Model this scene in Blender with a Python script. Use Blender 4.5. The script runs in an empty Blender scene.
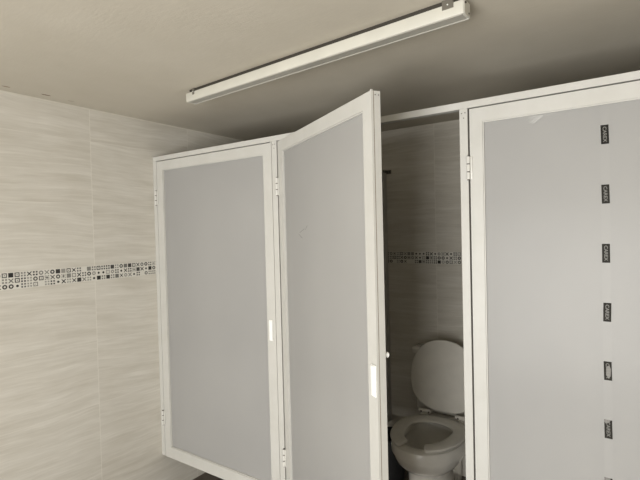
import bpy, bmesh, math, random
from mathutils import Vector, Matrix
random.seed(4)
S = bpy.context.scene
C = S.collection
PI = math.pi

# ------------------------------------------------------------------ measures
XL, YB, YD, ZC = -2.30, 2.79, 1.65, 2.184      # left wall, back wall, door plane, ceiling
EYE = 1.535
M1, M2 = 1.306, 1.382                            # mosaic band
TH, TW = 0.318, 0.62                             # wall tiles
XR, XE, YF = 0.386, 1.70, -1.75                  # end of stalls, right wall, front wall

# ------------------------------------------------------------------ node helpers
class N:
    def __init__(s, name):
        s.m = bpy.data.materials.new(name); s.m.use_nodes = True
        s.t = s.m.node_tree; s.b = s.t.nodes['Principled BSDF']; s.out = s.t.nodes['Material Output']
    def node(s, ty, **k):
        n = s.t.nodes.new(ty)
        for a, v in k.items(): setattr(n, a, v)
        return n
    def put(s, sock, v):
        if isinstance(v, bpy.types.NodeSocket): s.t.links.new(v, sock)
        else: sock.default_value = v
    def math(s, op, a, b=0.0, c=0.0):
        n = s.node('ShaderNodeMath', operation=op)
        s.put(n.inputs[0], a); s.put(n.inputs[1], b); s.put(n.inputs[2], c)
        return n.outputs[0]
    def mix(s, f, a, b, blend='MIX'):
        n = s.node('ShaderNodeMix', data_type='RGBA', blend_type=blend)
        s.put(n.inputs[0], f)
        s.put(n.inputs[6], a if isinstance(a, bpy.types.NodeSocket) else (*a, 1))
        s.put(n.inputs[7], b if isinstance(b, bpy.types.NodeSocket) else (*b, 1))
        return n.outputs[2]
    def pos(s):
        n = s.node('ShaderNodeNewGeometry'); x = s.node('ShaderNodeSeparateXYZ')
        s.t.links.new(n.outputs['Position'], x.inputs[0]); return x.outputs
    def comb(s, a, b, c=0.0):
        n = s.node('ShaderNodeCombineXYZ')
        for i, v in enumerate((a, b, c)): s.put(n.inputs[i], v)
        return n.outputs[0]
    def noise(s, vec, scale, detail=3.0, rough=0.5):
        n = s.node('ShaderNodeTexNoise'); s.put(n.inputs['Vector'], vec)
        n.inputs['Scale'].default_value = scale; n.inputs['Detail'].default_value = detail
        n.inputs['Roughness'].default_value = rough
        return n.outputs['Fac']
    def ramp(s, f, lo, hi):
        n = s.node('ShaderNodeMapRange'); s.put(n.inputs[0], f)
        n.inputs[1].default_value = lo; n.inputs[2].default_value = hi
        return n.outputs[0]
    def lt(s, a, b): return s.math('LESS_THAN', a, b)
    def gt(s, a, b): return s.math('GREATER_THAN', a, b)
    def bump(s, h, strength, dist=0.002):
        n = s.node('ShaderNodeBump'); s.put(n.inputs['Height'], h)
        n.inputs['Strength'].default_value = strength; n.inputs['Distance'].default_value = dist
        s.t.links.new(n.outputs[0], s.b.inputs['Normal'])
    def set(s, **k):
        names = dict(color='Base Color', rough='Roughness', metal='Metallic', coat='Coat Weight', coatr='Coat Roughness', spec='Specular IOR Level')
        for a, v in k.items():
            if a == 'color' and not isinstance(v, bpy.types.NodeSocket): v = (*v, 1)
            s.put(s.b.inputs[names[a]], v)
        return s

def plain(name, color, rough=0.5, **k):
    n = N(name); p = n.node('ShaderNodeTexCoord').outputs['Object']
    f = n.ramp(n.noise(p, 14, 3), 0.3, 0.7)
    dark = tuple(c * 0.93 for c in color)
    n.set(color=n.mix(f, dark, color), rough=rough, **k)
    return n.m

def tile_mat(name, axis, off):
    """beige streaked ceramic tile, stack bonded; axis = horizontal world axis of the wall"""
    n = N(name); P = n.pos(); h = P[axis]; z = P[2]
    above = n.gt(z, (M1 + M2) / 2)
    base = n.math('ADD', M1 % TH, n.math('MULTIPLY', above, (M2 - M1)))
    tz = n.math('DIVIDE', n.math('SUBTRACT', z, base), TH)
    th = n.math('DIVIDE', n.math('SUBTRACT', h, off), TW)
    row = n.math('FLOOR', tz); colm = n.math('FLOOR', th)
    wn = n.node('ShaderNodeTexWhiteNoise', noise_dimensions='2D')
    n.put(wn.inputs['Vector'], n.comb(row, colm))
    rnd = wn.outputs['Value']
    # streaks, offset tile by tile, lightly wavy
    wob = n.math('MULTIPLY', n.noise(n.comb(h, z, 0.0), 2.2, 2), 0.05)
    tl = n.math('MULTIPLY', n.math('MULTIPLY', n.math('SUBTRACT', rnd, 0.35), 0.16), h)
    zz = n.math('ADD', n.math('ADD', z, tl), wob)
    v1 = n.comb(n.math('ADD', n.math('MULTIPLY', h, 2.6), n.math('MULTIPLY', rnd, 17.0)), n.math('MULTIPLY', zz, 27.0), n.math('MULTIPLY', rnd, 9.0))
    s1 = n.noise(v1, 1.0, 4, 0.6)
    v2 = n.comb(n.math('ADD', n.math('MULTIPLY', h, 6.5), n.math('MULTIPLY', rnd, 31.0)), n.math('MULTIPLY', zz, 105.0), rnd)
    s2 = n.noise(v2, 1.0, 3, 0.6)
    f1 = n.ramp(s1, 0.34, 0.68); f2 = n.ramp(s2, 0.35, 0.75)
    c = n.mix(f1, (0.53, 0.495, 0.425), (0.67, 0.64, 0.575))
    cl = n.ramp(n.noise(n.comb(h, n.math('MULTIPLY', z, 2.0), rnd), 3.2, 4, 0.65), 0.35, 0.7)
    c = n.mix(n.math('MULTIPLY', cl, 0.4), c, (0.70, 0.68, 0.625))
    c = n.mix(n.math('MULTIPLY', f2, 0.45), c, (0.46, 0.425, 0.36))
    c = n.mix(n.math('MULTIPLY', rnd, 0.14), c, (0.70, 0.68, 0.62))
    fz = n.math('FRACT', tz); fh = n.math('FRACT', th)
    ez = n.math('MULTIPLY', n.math('MINIMUM', fz, n.math('SUBTRACT', 1.0, fz)), TH)
    eh = n.math('MULTIPLY', n.math('MINIMUM', fh, n.math('SUBTRACT', 1.0, fh)), TW)
    g = n.math('MAXIMUM', n.math('MULTIPLY', n.lt(ez, 0.0011), 0.35), n.math('MULTIPLY', n.lt(eh, 0.0019), 0.55))
    c = n.mix(g, c, (0.74, 0.71, 0.64))
    n.set(color=c, rough=0.42, spec=0.35)
    n.bump(n.math('SUBTRACT', 1.0, g), 0.15)
    return n.m

def mosaic_mat(name, axis):
    n = N(name); P = n.pos(); pit = (M2 - M1) / 3
    a = n.math('DIVIDE', P[axis], pit); b = n.math('DIVIDE', n.math('SUBTRACT', P[2], M1), pit)
    wn = n.node('ShaderNodeTexWhiteNoise', noise_dimensions='2D')
    n.put(wn.inputs['Vector'], n.comb(n.math('FLOOR', a), n.math('FLOOR', b)))
    r = wn.outputs['Value']
    sc = n.node('ShaderNodeSeparateColor'); n.t.links.new(wn.outputs['Color'], sc.inputs[0])
    r2 = sc.outputs[1]; r3 = sc.outputs[2]
    u = n.math('ABSOLUTE', n.math('SUBTRACT', n.math('FRACT', a), 0.5))
    v = n.math('ABSOLUTE', n.math('SUBTRACT', n.math('FRACT', b), 0.5))
    L = n.math('SQRT', n.math('ADD', n.math('MULTIPLY', u, u), n.math('MULTIPLY', v, v)))
    mx = n.math('MAXIMUM', u, v); mn = n.math('MINIMUM', u, v)
    box = n.lt(mx, 0.40)
    ring = n.math('MULTIPLY', n.lt(L, 0.40), n.gt(L, 0.17))
    dot = n.lt(L, 0.23)
    diag = n.math('MULTIPLY', box, n.lt(n.math('SUBTRACT', mx, mn), 0.13))
    four = n.math('MULTIPLY', box, n.gt(mn, 0.09))
    outl = n.math('MULTIPLY', box, n.math('MAXIMUM', n.gt(mx, 0.24), n.lt(mx, 0.08)))
    star = n.math('MULTIPLY', box, n.math('MAXIMUM', n.lt(mn, 0.07), n.math('MULTIPLY', n.gt(mn, 0.2), 1.0)))
    pats = [box, ring, diag, four, outl, star, dot, ring, four, diag]
    tot = None; k = len(pats)
    for i, p in enumerate(pats):
        w = n.math('MULTIPLY', n.math('MULTIPLY', n.gt(r, i / k * 0.93), n.math('SUBTRACT', 1.0, n.gt(r, (i + 1) / k * 0.93))), p)
        tot = w if tot is None else n.math('ADD', tot, w)
    dk = n.math('ADD', 0.5, n.math('MULTIPLY', r2, 0.7)); dk = n.math('MINIMUM', dk, 1.0)
    dk = n.math('MAXIMUM', dk, n.math('MULTIPLY', dot, n.gt(r, 0.5)))
    ink = n.mix(r3, (0.015, 0.014, 0.012), (0.06, 0.055, 0.05))
    c = n.mix(n.math('MULTIPLY', tot, dk), (0.66, 0.64, 0.58), ink)
    n.set(color=c, rough=0.3, spec=0.4)
    return n.m

def ceiling_mat():
    n = N('ceiling_paint'); P = n.pos()
    v = n.comb(P[0], P[1])
    f = n.ramp(n.noise(v, 3.0, 5, 0.6), 0.3, 0.7)
    c = n.mix(f, (0.515, 0.475, 0.395), (0.56, 0.52, 0.44))
    # brown smear and small specks left of the light
    def spot(c, x, y, rx, ry, col):
        d = n.math('ADD', n.math('POWER', n.math('DIVIDE', n.math('SUBTRACT', P[0], x), rx), 2.0), n.math('POWER', n.math('DIVIDE', n.math('SUBTRACT', P[1], y), ry), 2.0))
        d = n.math('ADD', d, n.math('MULTIPLY', n.noise(v, 60, 2), 0.7))
        return n.mix(n.math('MULTIPLY', n.lt(d, 1.0), 0.75), c, col)
    for x, y, rx, ry, col in STAINS: c = spot(c, x, y, rx, ry, col)
    n.set(color=c, rough=0.75, spec=0.2)
    n.bump(n.noise(n.comb(n.math('MULTIPLY', P[0], 0.4), P[1]), 75, 5, 0.7), 0.25, 0.003)
    return n.m
STAINS = [(-2.222, 1.04, 0.010, 0.026, (0.12, 0.07, 0.04)), (-2.225, 0.88, 0.009, 0.02, (0.25, 0.18, 0.12)),
          (-2.235, 1.16, 0.007, 0.02, (0.36, 0.31, 0.24))]

def floor_mat():
    n = N('floor_tile'); P = n.pos()
    v = n.comb(P[0], P[1])
    f = n.ramp(n.noise(v, 6, 4), 0.3, 0.7)
    c = n.mix(f, (0.095, 0.075, 0.058), (0.14, 0.115, 0.09))
    g = None
    for a in (0, 1):
        fr = n.math('FRACT', n.math('DIVIDE', P[a], 0.4))
        e = n.lt(n.math('MINIMUM', fr, n.math('SUBTRACT', 1.0, fr)), 0.006)
        g = e if g is None else n.math('MAXIMUM', g, e)
    c = n.mix(g, c, (0.05, 0.045, 0.04))
    n.set(color=c, rough=0.45)
    return n.m

def pane_mat(name, k):
    n = N(name); p = n.node('ShaderNodeTexCoord').outputs['Object']
    f = n.ramp(n.noise(p, 1.6, 3), 0.3, 0.7)
    c = n.mix(f, tuple(k * q for q in (0.41, 0.407, 0.40)), tuple(k * q for q in (0.46, 0.456, 0.445)))
    f2 = n.math('MULTIPLY', n.gt(n.noise(p, 260, 1), 0.70), 0.10)
    c = n.mix(f2, c, (0.3, 0.3, 0.29))
    n.set(color=c, rough=0.5, coat=0.17, coatr=0.22, spec=0.25)
    t = n.node('ShaderNodeBsdfTranslucent'); n.put(t.inputs['Color'], (0.80, 0.78, 0.72, 1))
    m = n.node('ShaderNodeMixShader'); m.inputs[0].default_value = 0.32
    n.t.links.new(n.b.outputs[0], m.inputs[1]); n.t.links.new(t.outputs[0], m.inputs[2]); n.t.links.new(m.outputs[0], n.out.inputs[0])
    return n.m

def frame_mat():
    n = N('white_painted_aluminium'); p = n.node('ShaderNodeTexCoord').outputs['Object']
    f = n.ramp(n.noise(p, 9, 4, 0.65), 0.35, 0.75)
    c = n.mix(f, (0.53, 0.522, 0.49), (0.49, 0.482, 0.445))
    n.set(color=c, rough=0.38, spec=0.4)
    return n.m

TILE_L = tile_mat('wall_tile_side', 1, 1.285 % TW)
TILE_B = tile_mat('wall_tile_back', 0, -1.045 % TW)
MOS_L = mosaic_mat('mosaic_side', 1); MOS_B = mosaic_mat('mosaic_back', 0)
CEIL = ceiling_mat(); FLOOR = floor_mat(); PANE = pane_mat('opal_panel', 1.0); FRAME = frame_mat()
WHITE = plain('bright_white_plastic', (0.86, 0.86, 0.83), 0.35)
HINGE = plain('hinge_enamel', (0.62, 0.61, 0.57), 0.4)
CERAMIC = plain('toilet_ceramic', (0.80, 0.77, 0.70), 0.12, coat=0.4, coatr=0.05)
SEAT = plain('toilet_seat_plastic', (0.78, 0.75, 0.68), 0.22)
DARK = plain('dark_screw', (0.05, 0.04, 0.03), 0.6)
GRIME = plain('dirty_seam', (0.20, 0.16, 0.12), 0.8)
CLIP = plain('dull_grey_metal', (0.20, 0.185, 0.155), 0.5, metal=0.6)
GAP_SHADE = plain('painted_gap_shade', (0.035, 0.03, 0.022), 0.7)  # near-black stand-in for the shade above the strip light
LIP = plain('lamp_edge_enamel', (0.42, 0.41, 0.36), 0.4)
LAMP = plain('lamp_enamel', (0.58, 0.565, 0.50), 0.35)
REFL = plain('lamp_diffuser', (0.40, 0.385, 0.34), 0.4)
TAPEC = pane_mat('clear_tape', 1.025)
FILM = plain('film_residue', (0.50, 0.495, 0.475), 0.4)
LBL = plain('label_black', (0.018, 0.017, 0.014), 0.6, spec=0.1)
LBL2 = plain('label_black_faded', (0.026, 0.024, 0.020), 0.6, spec=0.1)
INK = plain('label_print', (0.16, 0.155, 0.14), 0.5)
INK2 = plain('label_wear', (0.20, 0.19, 0.175), 0.6)
BIN = plain('black_plastic', (0.012, 0.012, 0.012), 0.5)
GROUT = plain('light_grout', (0.64, 0.61, 0.53), 0.7)
SCR = plain('scratch_mark', (0.22, 0.215, 0.2), 0.6)

def water_mat():
    n = N('toilet_water'); n.set(color=(0.10, 0.095, 0.08), rough=0.03); return n.m
WATER = water_mat()

# ------------------------------------------------------------------ mesh helpers
def add_box(bm, x0, x1, y0, y1, z0, z1, bev=0.0, seg=2):
    t = bmesh.new()
    bmesh.ops.create_cube(t, size=1)
    for v in t.verts: v.co = Vector(((x0 + x1) / 2 + v.co.x * (x1 - x0), (y0 + y1) / 2 + v.co.y * (y1 - y0), (z0 + z1) / 2 + v.co.z * (z1 - z0)))
    if bev: bmesh.ops.bevel(t, geom=t.edges[:], offset=bev, segments=seg, affect='EDGES', profile=0.5)
    merge(bm, t)
def merge(bm, t):
    me = bpy.data.meshes.new('tmp'); t.to_mesh(me); t.free(); bm.from_mesh(me); bpy.data.meshes.remove(me)
def add_cyl(bm, p, r, h, axis='z', seg=20, r2=None, bev=0.0):
    t = bmesh.new()
    bmesh.ops.create_cone(t, cap_ends=True, segments=seg, radius1=r, radius2=r if r2 is None else r2, depth=h)
    if bev: bmesh.ops.bevel(t, geom=[e for e in t.edges if abs(e.verts[0].co.z - e.verts[1].co.z) < 1e-6], offset=bev, segments=2, affect='EDGES')
    R = {'z': Matrix.Identity(3), 'x': Matrix.Rotation(PI / 2, 3, 'Y'), 'y': Matrix.Rotation(PI / 2, 3, 'X')}[axis]
    for v in t.verts: v.co = R @ v.co + Vector(p)
    merge(bm, t)
def add_prism(bm, prof, z0, z1):
    """closed xy profile, extruded in z"""
    a = [bm.verts.new((x, y, z0)) for x, y in prof]; b = [bm.verts.new((x, y, z1)) for x, y in prof]
    n = len(prof)
    for i in range(n): bm.faces.new((a[i], a[(i + 1) % n], b[(i + 1) % n], b[i]))
    bm.faces.new(a[::-1]); bm.faces.new(b)
def loft(bm, rings, cap0=True, cap1=True):
    vs = [[bm.verts.new(p) for p in r] for r in rings]
    n = len(vs[0])
    for i in range(len(vs) - 1):
        for j in range(n): bm.faces.new((vs[i][j], vs[i][(j + 1) % n], vs[i + 1][(j + 1) % n], vs[i + 1][j]))
    if cap0: bm.faces.new(vs[0][::-1])
    if cap1: bm.faces.new(vs[-1])
def obj(name, bm, mat, parent=None, smooth=False, **props):
    bmesh.ops.recalc_face_normals(bm, faces=bm.faces)
    me = bpy.data.meshes.new(name); bm.to_mesh(me); bm.free()
    me.materials.append(mat)
    if smooth:
        me.shade_smooth()
        try: me.set_sharp_from_angle(angle=math.radians(38))
        except Exception: pass
    o = bpy.data.objects.new(name, me); C.objects.link(o); o.parent = parent
    for k, v in props.items(): o[k] = v
    return o
def box_obj(name, mat, parent, *b, bev=0.0, **props):
    bm = bmesh.new(); add_box(bm, *b, bev=bev); return obj(name, bm, mat, parent, **props)
def thing(name, label, cat, loc, rz=0, group=None):
    o = bpy.data.objects.new(name, None); C.objects.link(o); o.empty_display_size = 0.05
    o.location = loc; o.rotation_euler = (0, 0, rz); o['label'] = label; o['category'] = cat; o['kind'] = 'thing'
    if group: o['group'] = group
    return o
def struct(name, bm, mat): return obj(name, bm, mat, None, kind='structure')

# ------------------------------------------------------------------ the room
W = 0.12
bm = bmesh.new(); add_box(bm, XL - W, XE + W, YF - W, YB + W, -0.12, 0); struct('floor', bm, FLOOR)
bm = bmesh.new(); add_box(bm, XL - W, XE + W, YF - W, YB + W, ZC, ZC + 0.12); struct('ceiling', bm, CEIL)
bm = bmesh.new(); add_box(bm, XL - W, XL, YF, YB + W, 0, ZC); wl = struct('wall_left', bm, TILE_L)
box_obj('mosaic_border', MOS_L, wl, XL, XL + 0.0015, YF, YB - 0.002, M1, M2, kind='structure')
bm = bmesh.new(); add_box(bm, XL, XR, YB, YB + W, 0, ZC); wb = struct('wall_back', bm, TILE_B)
box_obj('mosaic_border', MOS_B, wb, XL + 0.002, XR - 0.002, YB - 0.0015, YB, M1, M2, kind='structure')
bm = bmesh.new(); add_box(bm, XR, XE + W, YD + 0.03, YB + W, 0, ZC); struct('wall_right_stalls', bm, TILE_L)
bm = bmesh.new(); add_box(bm, XE, XE + W, YF, YD + 0.03, 0, ZC); struct('wall_right', bm, TILE_L)
# front wall with its window opening
WX0, WX1, WZ0, WZ1 = -1.35, 0.55, 0.0, 2.03
bm = bmesh.new()
add_box(bm, XL - W, WX0, YF - W, YF, 0, ZC); add_box(bm, WX1, XE + W, YF - W, YF, 0, ZC)
add_box(bm, WX0, WX1, YF - W, YF, WZ1, ZC)
struct('wall_front', bm, TILE_B)
# wide open doorway behind the camera: jambs and head only
bm = bmesh.new()
for a, b, c, d in ((WX0, WX0 + .05, 0, WZ1), (WX1 - .05, WX1, 0, WZ1), (WX0, WX1, WZ1 - .05, WZ1)):
    add_box(bm, a, b, YF - W - .01, YF + .01, c, d)
struct('door_1', bm, FRAME)
# light grout joint where the tiles meet the ceiling
box_obj('trim_1', GROUT, None, XL, XL + 0.004, YF, YB, ZC - 0.006, ZC, kind='structure')

# ------------------------------------------------------------------ stall front
TOPZ = 1.979; DT = 1.949; DB = 0.25; SW = 0.052; TK = 0.032
pf = thing('stall_front_frame', 'white aluminium frame of thin posts and one long top rail carrying the three stall doors', 'partition frame', (XL, YD, 0))
def L(x): return x - XL
box_obj('top_rail', FRAME, pf, L(XL) + .0005, L(XR) - .0005, 0, 0.03, 1.954, TOPZ, bev=0.0015)
posts = [(XL + .0005, XL + 0.030), (-1.403, -1.373), (-0.523, -0.494), (XR - 0.03, XR - .0005)]
for i, (a, b) in enumerate(posts):
    p = box_obj('post', FRAME, pf, L(a), L(b), 0.0, 0.03, 0.25 if i in (0, 3) else 0.0, 1.954, bev=0.0012)
    if i in (1, 2):
        for dx, dz in ((-.006, 0), (.006, 0.001), (0.001, -0.017)):
            s = bmesh.new(); add_cyl(s, (L((a + b) / 2 + dx), -0.0004, 1.938 + dz), 0.0019, 0.0016, 'y', 10)
            obj('screw', s, DARK, p)

def hinge(door, z):
    bm = bmesh.new()
    for k in range(3):
        add_cyl(bm, (-0.0045, -0.0068, z - 0.028 + k * 0.028), 0.0068, 0.0245, 'z', 14, bev=0.001)
    add_box(bm, -0.001, 0.009, -0.0040, -0.0003, z - 0.040, z + 0.040, bev=0.0008)
    h = obj('hinge', bm, HINGE, door, smooth=True)
    s = bmesh.new(); add_cyl(s, (-0.0045, -0.0068, z), 0.0052, 0.079, 'z', 12)
    add_cyl(s, (-0.0045, -0.0062, z + 0.0415), 0.0042, 0.003, 'z', 10); add_cyl(s, (-0.0045, -0.0062, z - 0.0415), 0.0042, 0.003, 'z', 10)
    obj('hinge_pin', s, DARK, h)

def pull(door, x, z, w, h):
    bm = bmesh.new()
    add_box(bm, x - w / 2, x + w / 2, -0.004, -0.0002, z - h / 2, z + h / 2, bev=0.0015)
    add_box(bm, x - w * .42, x + w * .46, -0.007, -0.003, z - h * .47, z + h * .47, bev=0.0015)
    return obj('pull_handle', bm, WHITE, door, smooth=True, label='bright white plastic pull handle')

def stall_door(width, label, loc, rz, SL=0.052, pullw=0.021, pullh=0.10, pullz=1.068, pullx=-0.002):
    d = thing('stall_door', label, 'door', loc, rz, 'stall doors')
    Wd = width
    def stile(x0, x1, flip):
        # hollow section with a seam groove along its outer edge
        e, s = (x1, -1) if flip else (x0, 1)
        o = x0 if flip else x1
        g = 0.0022
        prof = [(o, 0), (e, 0), (e, 0.0075), (e + s * g, 0.0075), (e + s * g, 0.0102), (e, 0.0102), (e, TK), (o, TK)]
        bm = bmesh.new(); add_prism(bm, prof, DB, DT)
        st = obj('stile', bm, FRAME, d)
        b = bmesh.new(); add_box(b, min(e, e + s * g), max(e, e + s * g), 0.0076, 0.0101, DB + .002, DT - .002)
        for v in b.verts: v.co.x += s * 0.0006
        obj('seam', b, GRIME, st)
        if flip:
            for yy in (0.0145, 0.026):
                q = bmesh.new(); add_cyl(q, (e + 0.0002, yy, DT - 0.012), 0.0017, 0.0012, 'x', 10); obj('screw', q, DARK, st)
            q = bmesh.new(); add_box(q, e - 0.007, e - 0.0005, 0.0005, 0.007, DT, DT + 0.004, bev=0.001); obj('end_cap', q, FRAME, st)
    stile(0, SL, False); stile(Wd - SW, Wd, True)
    def rail(z0, z1, lip):
        bm = bmesh.new(); add_box(bm, SL, Wd - SW, 0.0001, TK - .0001, z0, z1)
        return obj('rail', bm, FRAME, d)
    rail(DT - 0.049, DT, 1); rail(DB, DB + 0.062, 0)
    # glazing bead round the panel
    bm = bmesh.new(); b = 0.004; x0, x1, z0, z1 = SL, Wd - SW, DB + 0.062, DT - 0.049
    for q in ((x0, x0 + b, z0, z1), (x1 - b, x1, z0, z1), (x0 + b, x1 - b, z0, z0 + b), (x0 + b, x1 - b, z1 - b, z1)):
        add_box(bm, q[0], q[1], 0.004, 0.022, q[2], q[3])
    obj('glazing_bead', bm, FRAME, d)
    pn = box_obj('panel', PANE, d, SL + 0.001, Wd - SW - 0.001, 0.010, 0.015, z0 + .001, z1 - .001, label='grey translucent looking plastic panel')
    hinge(d, 1.742); hinge(d, 0.475)
    pull(d, Wd - SW / 2 + pullx, pullz, pullw, pullh)
    bm = bmesh.new(); add_cyl(bm, (Wd - 0.012, TK + 0.005, 1.147), 0.0055, 0.010, 'y', 14)
    add_cyl(bm, (Wd - 0.012, TK + 0.012, 1.147), 0.009, 0.010, 'y', 18, bev=0.003)
    obj('latch_knob', bm, WHITE, d, smooth=True)
    return d, pn

d1, p1 = stall_door(0.861, 'closed white-framed stall door with grey panel, hinged against the tiled wall at far left', (-2.266, YD, 0), 0)
d2, p2 = stall_door(0.828, 'white-framed stall door with grey panel standing ajar in front of the toilet stall', (-1.366, YD, 0), -math.radians(30.5), 0.052, 0.026, 0.098, 1.072, 0.009)
d3, p3 = stall_door(0.840, 'closed white-framed stall door at right with taped panel carrying a column of small black labels', (-0.4875, YD, 0), 0, 0.044)

# scratches on the open door
for k, (u, z, ln, an) in enumerate(((0.245, 1.535, 0.055, 0.30), (0.228, 1.512, 0.04, -0.45), (0.290, 1.547, 0.03, 0.6))):
    bm = bmesh.new(); add_box(bm, -ln / 2, ln / 2, -0.0003, 0.0, -0.0007, 0.0007)
    R = Matrix.Rotation(-an, 3, 'Y')
    for v in bm.verts: v.co = R @ v.co + Vector((u, 0.0098, z))
    obj('scratch', bm, SCR, p2)

# tape with labels on the right door
tx = -0.0815 + 0.4875
tape = box_obj('tape', TAPEC, d3, tx - 0.012, tx + 0.012, 0.0094, 0.0099, DB + 0.07, DT - 0.051, label='pale vertical strip of tape')
def text_mesh(body, size):
    cu = bpy.data.curves.new('t', 'FONT'); cu.body = body; cu.size = size; cu.align_x = 'CENTER'; cu.align_y = 'CENTER'; cu.extrude = 0.0002
    cu.offset = 0.0002
    o = bpy.data.objects.new('t', cu); C.objects.link(o)
    dg = bpy.context.evaluated_depsgraph_get(); me = bpy.data.meshes.new_from_object(o.evaluated_get(dg))
    bm = bmesh.new(); bm.from_mesh(me); bpy.data.objects.remove(o); bpy.data.curves.remove(cu)
    xs = [v.co.x for v in bm.verts]; w = max(xs) - min(xs); cx = (max(xs) + min(xs)) / 2
    ys = [v.co.y for v in bm.verts]; cy = (max(ys) + min(ys)) / 2
    for v in bm.verts: v.co.x = (v.co.x - cx) / w * 0.047; v.co.y = (v.co.y - cy)
    return bm
z = 0.271 + EYE; k = 0
while z > 0.36:
    b = bmesh.new(); jx = random.uniform(-.0008, .0008); tilt = random.uniform(-.03, .03)
    add_box(b, -0.0105, 0.0105, 0.0090, 0.0094, -0.029, 0.029)
    for v in b.verts: v.co.x += v.co.z * tilt + tx + jx; v.co.z += z
    lb = obj('tape_label', b, LBL if k == 0 else LBL2, tape)
    b = text_mesh('CAREX', 0.0135)
    for v in b.verts:
        x, y, zz = v.co           # reads downwards: text right -> -z, text up -> +x
        v.co = Vector((y + tx + jx - tilt * x, 0.0088 + zz, -x + z))
    obj('label_lettering', b, INK, lb)
    if k in (4, 5, 6):
        b = bmesh.new()
        pts = [(-.004, .012), (.004, .018), (.008, .006), (.007, -.016), (.001, -.024), (-.004, -.012)] if k == 4 else [(-.010, .029), (.006, .029), (.002, .02), (-.007, .017), (-.0105, .022)]
        f0 = [b.verts.new((x + tx + jx, 0.0088, zz + z)) for x, zz in pts]; f1 = [b.verts.new((x + tx + jx, 0.0090, zz + z)) for x, zz in pts]
        b.faces.new(f0); b.faces.new(f1[::-1])
        for i in range(len(pts)): b.faces.new((f0[i], f0[(i + 1) % len(pts)], f1[(i + 1) % len(pts)], f1[i]))
        obj('worn_patch', b, INK2, lb)
    z -= 0.1815; k += 1
# scraps of protective film near the top of that panel
bm = bmesh.new()
for (a, c, dd, e) in ((0.196, 1.874, 0.226, 1.892), (0.204, 1.870, 0.234, 1.892), (0.190, 1.884, 0.214, 1.894)):
    v = Vector((dd - a, 0, e - c)); nrm = Vector((-v.z, 0, v.x)).normalized() * 0.0017
    q = [Vector((a, 0, c)) - nrm, Vector((dd, 0, e)) - nrm, Vector((dd, 0, e)) + nrm, Vector((a, 0, c)) + nrm]
    lo = [bm.verts.new((p.x, 0.0094, p.z)) for p in q]; hi = [bm.verts.new((p.x, 0.0099, p.z)) for p in q]
    bm.faces.new(lo); bm.faces.new(hi[::-1])
    for i in range(4): bm.faces.new((lo[i], lo[(i + 1) % 4], hi[(i + 1) % 4], hi[i]))
obj('film_scrap', bm, FILM, d3, label='torn pale scrap of protective film')

# ------------------------------------------------------------------ dividers between stalls
def divider(xc, label):
    y0, y1 = YD + 0.031, YB - 0.004
    d = thing('stall_divider', label, 'partition', (xc, y0, 0), 0, 'dividers between the stalls')
    Ln = y1 - y0; z0, z1 = 0.25, 1.905; h = 0.014
    for a, b in ((0, 0.045), (Ln - 0.045, Ln)): box_obj('stile', FRAME, d, -h, h, a, b, z0, z1, bev=0.001)
    for a, b in ((z0, z0 + .05), (z1 - .05, z1)): box_obj('rail', FRAME, d, -h + .0006, h - .0006, 0.0455, Ln - 0.0455, a, b)
    box_obj('panel', PANE, d, -0.0025, 0.0025, 0.0456, Ln - .0456, z0 + .0505, z1 - .0505)
    bm = bmesh.new(); add_box(bm, h - .002, h + 0.034, Ln - 0.002, Ln + 0.003, z1 - 0.008, z1 + 0.018, bev=0.0008)
    add_box(bm, h - .012, h + 0.002, Ln - 0.03, Ln + 0.003, z1 + 0.0004, z1 + 0.018, bev=0.0008)
    br = obj('wall_bracket', bm, CLIP, d)
    bm = bmesh.new()
    add_cyl(bm, (h + 0.010, Ln - 0.003, z1 + .005), 0.0045, 0.003, 'y', 12); add_cyl(bm, (h + 0.024, Ln - 0.003, z1 + .005), 0.0045, 0.003, 'y', 12)
    obj('screw', bm, DARK, br)
    return d
divider(-1.390, 'narrow divider wall seen edge-on inside the open stall, bracketed to the back tiles')
divider(-0.5085, 'divider wall hidden behind the right-hand post of the open stall')

# ------------------------------------------------------------------ toilet
TX, TY = -0.957, 2.41
toi = thing('toilet', 'white toilet with raised oval lid and open-front seat inside the open stall', 'toilet', (TX, TY, 0))
NS = 48
def egg(a, f, b, z, cx=0.0, cy=0.0, p=2.15):
    r = []
    for i in range(NS):
        t = 2 * PI * i / NS; c, s = math.cos(t), math.sin(t)
        x = a * math.copysign(abs(c) ** (2 / p), c); l = (b if s > 0 else f)
        y = l * math.copysign(abs(s) ** (2 / p), s)
        r.append((cx + x, cy + y, z))
    return r
bm = bmesh.new()
R_ = [egg(.122, .17, .20, 0), egg(.122, .17, .20, .018), egg(.115, .162, .20, .03), egg(.111, .157, .20, .06), egg(.110, .155, .20, .16), egg(.114, .162, .20, .225),
      egg(.126, .178, .20, .243), egg(.150, .210, .20, .262), egg(.170, .238, .205, .288), egg(.181, .253, .21, .318), egg(.184, .257, .212, .336), egg(.183, .256, .212, .342), egg(.193, .269, .214, .346),
      egg(.194, .271, .215, .375), egg(.191, .268, .213, .396), egg(.178, .257, .205, .404), egg(.150, .225, .17, .405), egg(.132, .205, .15, .398), egg(.128, .20, .145, .385),
      egg(.130, .200, .145, .37), egg(.136, .205, .15, .355), egg(.130, .195, .145, .33), egg(.108, .155, .125, .28), egg(.080, .110, .10, .23), egg(.06, .07, .08, .19), egg(.05, .05, .06, .15)]
loft(bm, R_)
obj('bowl', bm, CERAMIC, toi, smooth=True)
bm = bmesh.new(); loft(bm, [egg(.083, .115, .10, .226), egg(.083, .115, .10, .235)]); obj('water', bm, WATER, toi)
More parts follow.
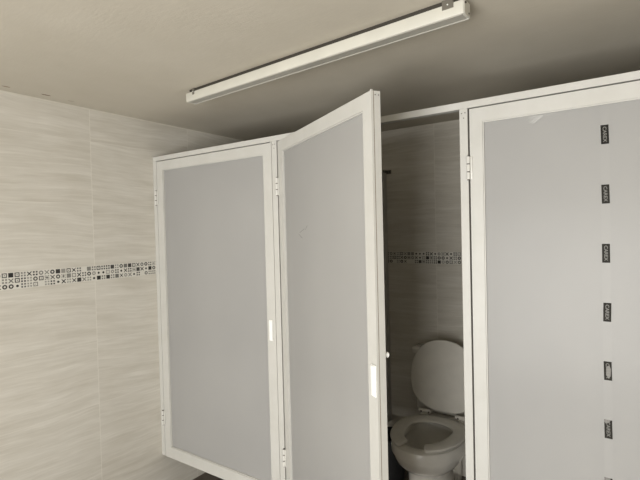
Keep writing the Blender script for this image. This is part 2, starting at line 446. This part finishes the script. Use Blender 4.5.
bm = bmesh.new(); add_box(bm, -.12, .12, 0.17, 0.365, 0.28, 0.402, bev=0.02, seg=3); add_box(bm, -.07, .07, .12, .33, 0.0, .30, bev=.02, seg=3)
obj('tank_shelf', bm, CERAMIC, toi, smooth=True)
tk = bmesh.new(); add_box(tk, -.195, .195, 0.268, 0.373, 0.402, 0.755, bev=0.016, seg=3); tkn = obj('tank', tk, CERAMIC, toi, smooth=True)
tk = bmesh.new(); add_box(tk, -.218, .218, 0.262, 0.376, 0.752, 0.797, bev=0.013, seg=3); obj('tank_lid', tk, CERAMIC, toi, smooth=True)
# seat: an open ring with rounded ends and a gap at the front
def seat_pt(t, k):
    """t angle from the front (-y), k 0 inner edge .. 1 outer"""
    c, s = math.sin(t), -math.cos(t)
    f0, b0, a0 = 0.202, 0.100, 0.118; f1, b1, a1 = 0.277, 0.195, 0.198
    def e(a, f, b): return Vector((a * math.copysign(abs(c) ** .94, c), (b if s > 0 else f) * math.copysign(abs(s) ** .94, s), 0))
    return e(a0, f0, b0).lerp(e(a1, f1, b1), k)
bm = bmesh.new(); t0 = 0.40; NT = 72; rings = []
def section(t, q, zc=0.4185):
    out = []
    for kx, kz in ((0.0, -.2), (0.06, .55), (0.25, .95), (0.5, 1.0), (0.75, .95), (0.94, .5), (1.0, -.2), (0.95, -.85), (0.5, -.9), (0.05, -.85)):
        kk = 0.5 + (kx - 0.5) * q; p = seat_pt(t, kk); out.append((p.x, p.y, zc + kz * 0.0105 * (0.35 + 0.65 * q)))
    return out
for dt, q in ((-0.075, .25), (-0.06, .62), (-0.035, .86), (0, 1)): rings.append(section(t0 + dt, q))
for i in range(1, NT): rings.append(section(t0 + (2 * PI - 2 * t0) * i / NT, 1))
for dt, q in ((0, 1), (0.035, .86), (0.06, .62), (0.075, .25)): rings.append(section(2 * PI - t0 + dt, q))
vs = [[bm.verts.new(p) for p in r] for r in rings]; n = 10
for i in range(len(vs) - 1):
    for j in range(n): bm.faces.new((vs[i][j], vs[i][(j + 1) % n], vs[i + 1][(j + 1) % n], vs[i + 1][j]))
bm.faces.new(vs[0][::-1]); bm.faces.new(vs[-1])
obj('seat', bm, SEAT, toi, smooth=True)
# lid, raised and leaning on the tank
def lid_ring(k, y):
    r = []
    for i in range(64):
        t = 2 * PI * i / 64; c, s = math.cos(t), math.sin(t)
        a = 0.204
        zz = 0.214 * s
        x = a * math.copysign(abs(c) ** (.9 if s > 0 else .62), c)
        if s < 0: x *= 1 - 0.20 * abs(s) ** 2; zz = -0.205 * abs(s) ** 0.62
        r.append((x * k, y, 0.22 + (zz) * k))
    return r
bm = bmesh.new()
loft(bm, [lid_ring(.96, 0.0), lid_ring(.99, .002), lid_ring(1, .007), lid_ring(.99, .013), lid_ring(.95, .017), lid_ring(.8, .019)])
Rm = Matrix.Rotation(-math.radians(5.0), 3, 'X')
for v in bm.verts: v.co = Rm @ v.co + Vector((0, 0.199, 0.432))
obj('lid', bm, SEAT, toi, smooth=True)
for sx in (-1, 1):
    bm = bmesh.new(); add_cyl(bm, (sx * 0.112, 0.205, 0.432), 0.0125, 0.075, 'x', 16, bev=0.003)
    add_box(bm, sx * 0.112 - .022, sx * 0.112 + .022, 0.188, 0.224, 0.400, 0.422, bev=0.004)
    h = obj('seat_hinge', bm, SEAT, toi, smooth=True)
    for kx in (-.02, .028):
        b2 = bmesh.new(); add_cyl(b2, (sx * 0.112 + kx, 0.1945, 0.430), 0.005, 0.005, 'y', 12); obj('hinge_bolt', b2, DARK, h)

# ------------------------------------------------------------------ bin shape filling an undefined dark area beside the toilet
bm = bmesh.new(); NSb = 32
def circ(r, z): return [(r * math.cos(2 * PI * i / NSb), r * math.sin(2 * PI * i / NSb), z) for i in range(NSb)]
loft(bm, [circ(.080, 0), circ(.083, .004), circ(.100, .255), circ(.105, .258), circ(.106, .272), circ(.100, .274), circ(.096, .262), circ(.078, .01)])
wb_ = thing('bin_shape', 'black bin shape filling a dark area left of the toilet, mostly hidden by the ajar door', 'bin', (-1.268, 2.54, 0))
obj('bin_body', bm, BIN, wb_, smooth=True)

# ------------------------------------------------------------------ strip light on the ceiling
a = Vector((-1.684, 1.397, 0)); b = Vector((-0.397, 1.305, 0)); LN = (b - a).length; ang = math.atan2(b.y - a.y, b.x - a.x)
ZB = ZC - 0.0555
lt = thing('strip_light', 'long white fluorescent strip light, unlit, mounted on the ceiling', 'ceiling light', (a.x, a.y, ZB), ang)
bm = bmesh.new(); add_box(bm, 0, LN, 0, 0.046, 0.004, 0.0425, bev=0.002)
obj('housing', bm, LAMP, lt, smooth=True)
bm = bmesh.new(); add_box(bm, 0.02, LN - 0.01, 0.004, 0.042, 0.0426, 0.0554); obj('gap_shade', bm, GAP_SHADE, lt, label='dark strip painted as the shade between light and ceiling')  # added filler strip; its dark colour stands in for shade in the gap
bm = bmesh.new(); add_box(bm, 0.012, LN - 0.006, 0.004, 0.040, 0.0022, 0.0048, bev=0.0008); obj('diffuser', bm, REFL, lt)
bm = bmesh.new(); add_box(bm, 0.004, LN, 0.0405, 0.046, 0.0002, 0.0065, bev=0.001); obj('lip', bm, LIP, lt)
bm = bmesh.new(); add_box(bm, LN + .0002, LN + 0.003, 0.001, 0.045, 0.003, 0.042, bev=0.001); ec = obj('end_plate', bm, LAMP, lt)
for yy, zz in ((.006, .034), (.034, .012), (.012, .036)):
    q = bmesh.new(); add_cyl(q, (LN + 0.0035, yy, zz), 0.0026, 0.002, 'x', 10); obj('screw', q, DARK, ec)
bm = bmesh.new(); add_box(bm, -.003, -.0002, 0.001, 0.045, 0.003, 0.042, bev=0.001); obj('end_plate', bm, LAMP, lt)
for x, w in ((0.052, 0.013), (LN - 0.045, 0.034)):
    bm = bmesh.new(); add_box(bm, x - w / 2, x + w / 2, -0.0016, 0.001, 0.028, 0.0555, bev=0.0005); add_box(bm, x - w / 2, x + w / 2, -0.0005, 0.0035, 0.0427, 0.0555)
    k = obj('mounting_clip', bm, CLIP, lt, label='dull grey metal clip')
    q = bmesh.new(); add_cyl(q, (x, -0.002, 0.040), 0.002, 0.0014, 'y', 10); obj('clip_screw', q, WHITE, k)

# ------------------------------------------------------------------ light
w = bpy.data.worlds.new('World'); S.world = w; w.use_nodes = True
w.node_tree.nodes['Background'].inputs[0].default_value = (1.0, 0.97, 0.92, 1); w.node_tree.nodes['Background'].inputs[1].default_value = 1.0
def area(name, loc, rot, sx, sy, power, col, spread=180):
    l = bpy.data.lights.new(name, 'AREA'); l.shape = 'RECTANGLE'; l.size = sx; l.size_y = sy; l.energy = power; l.color = col; l.spread = math.radians(spread)
    o = bpy.data.objects.new(name, l); C.objects.link(o); o.location = loc; o.rotation_euler = rot; return o
area('doorway_daylight', ((WX0 + WX1) / 2, YF - 0.40, 0.76), (PI / 2 + math.radians(12), 0, 0), WX1 - WX0 + 0.3, 1.65, 178, (1.0, 0.99, 0.965))

# ------------------------------------------------------------------ camera
f, yaw, pitch, roll = 460.811, math.radians(34.660), math.radians(-1.202), math.radians(-1.4139)
fwd = Vector((-math.sin(yaw) * math.cos(pitch), math.cos(yaw) * math.cos(pitch), math.sin(pitch)))
right = Vector((math.cos(yaw), math.sin(yaw), 0)); up = right.cross(fwd)
r2 = right * math.cos(roll) + up * math.sin(roll); u2 = -right * math.sin(roll) + up * math.cos(roll)
cam = bpy.data.cameras.new('camera'); co = bpy.data.objects.new('camera', cam); C.objects.link(co)
Mx = Matrix((r2, u2, -fwd)).transposed().to_4x4(); Mx.translation = Vector((0, 0, EYE)); co.matrix_world = Mx
cam.sensor_width = 36; cam.lens = f * 36 / 640; cam.clip_start = 0.02
S.camera = co
S.view_settings.view_transform = 'Standard'; S.view_settings.look = 'None'; S.view_settings.gamma = 1
S.view_settings.use_curve_mapping = False; S.view_settings.exposure = 0.0
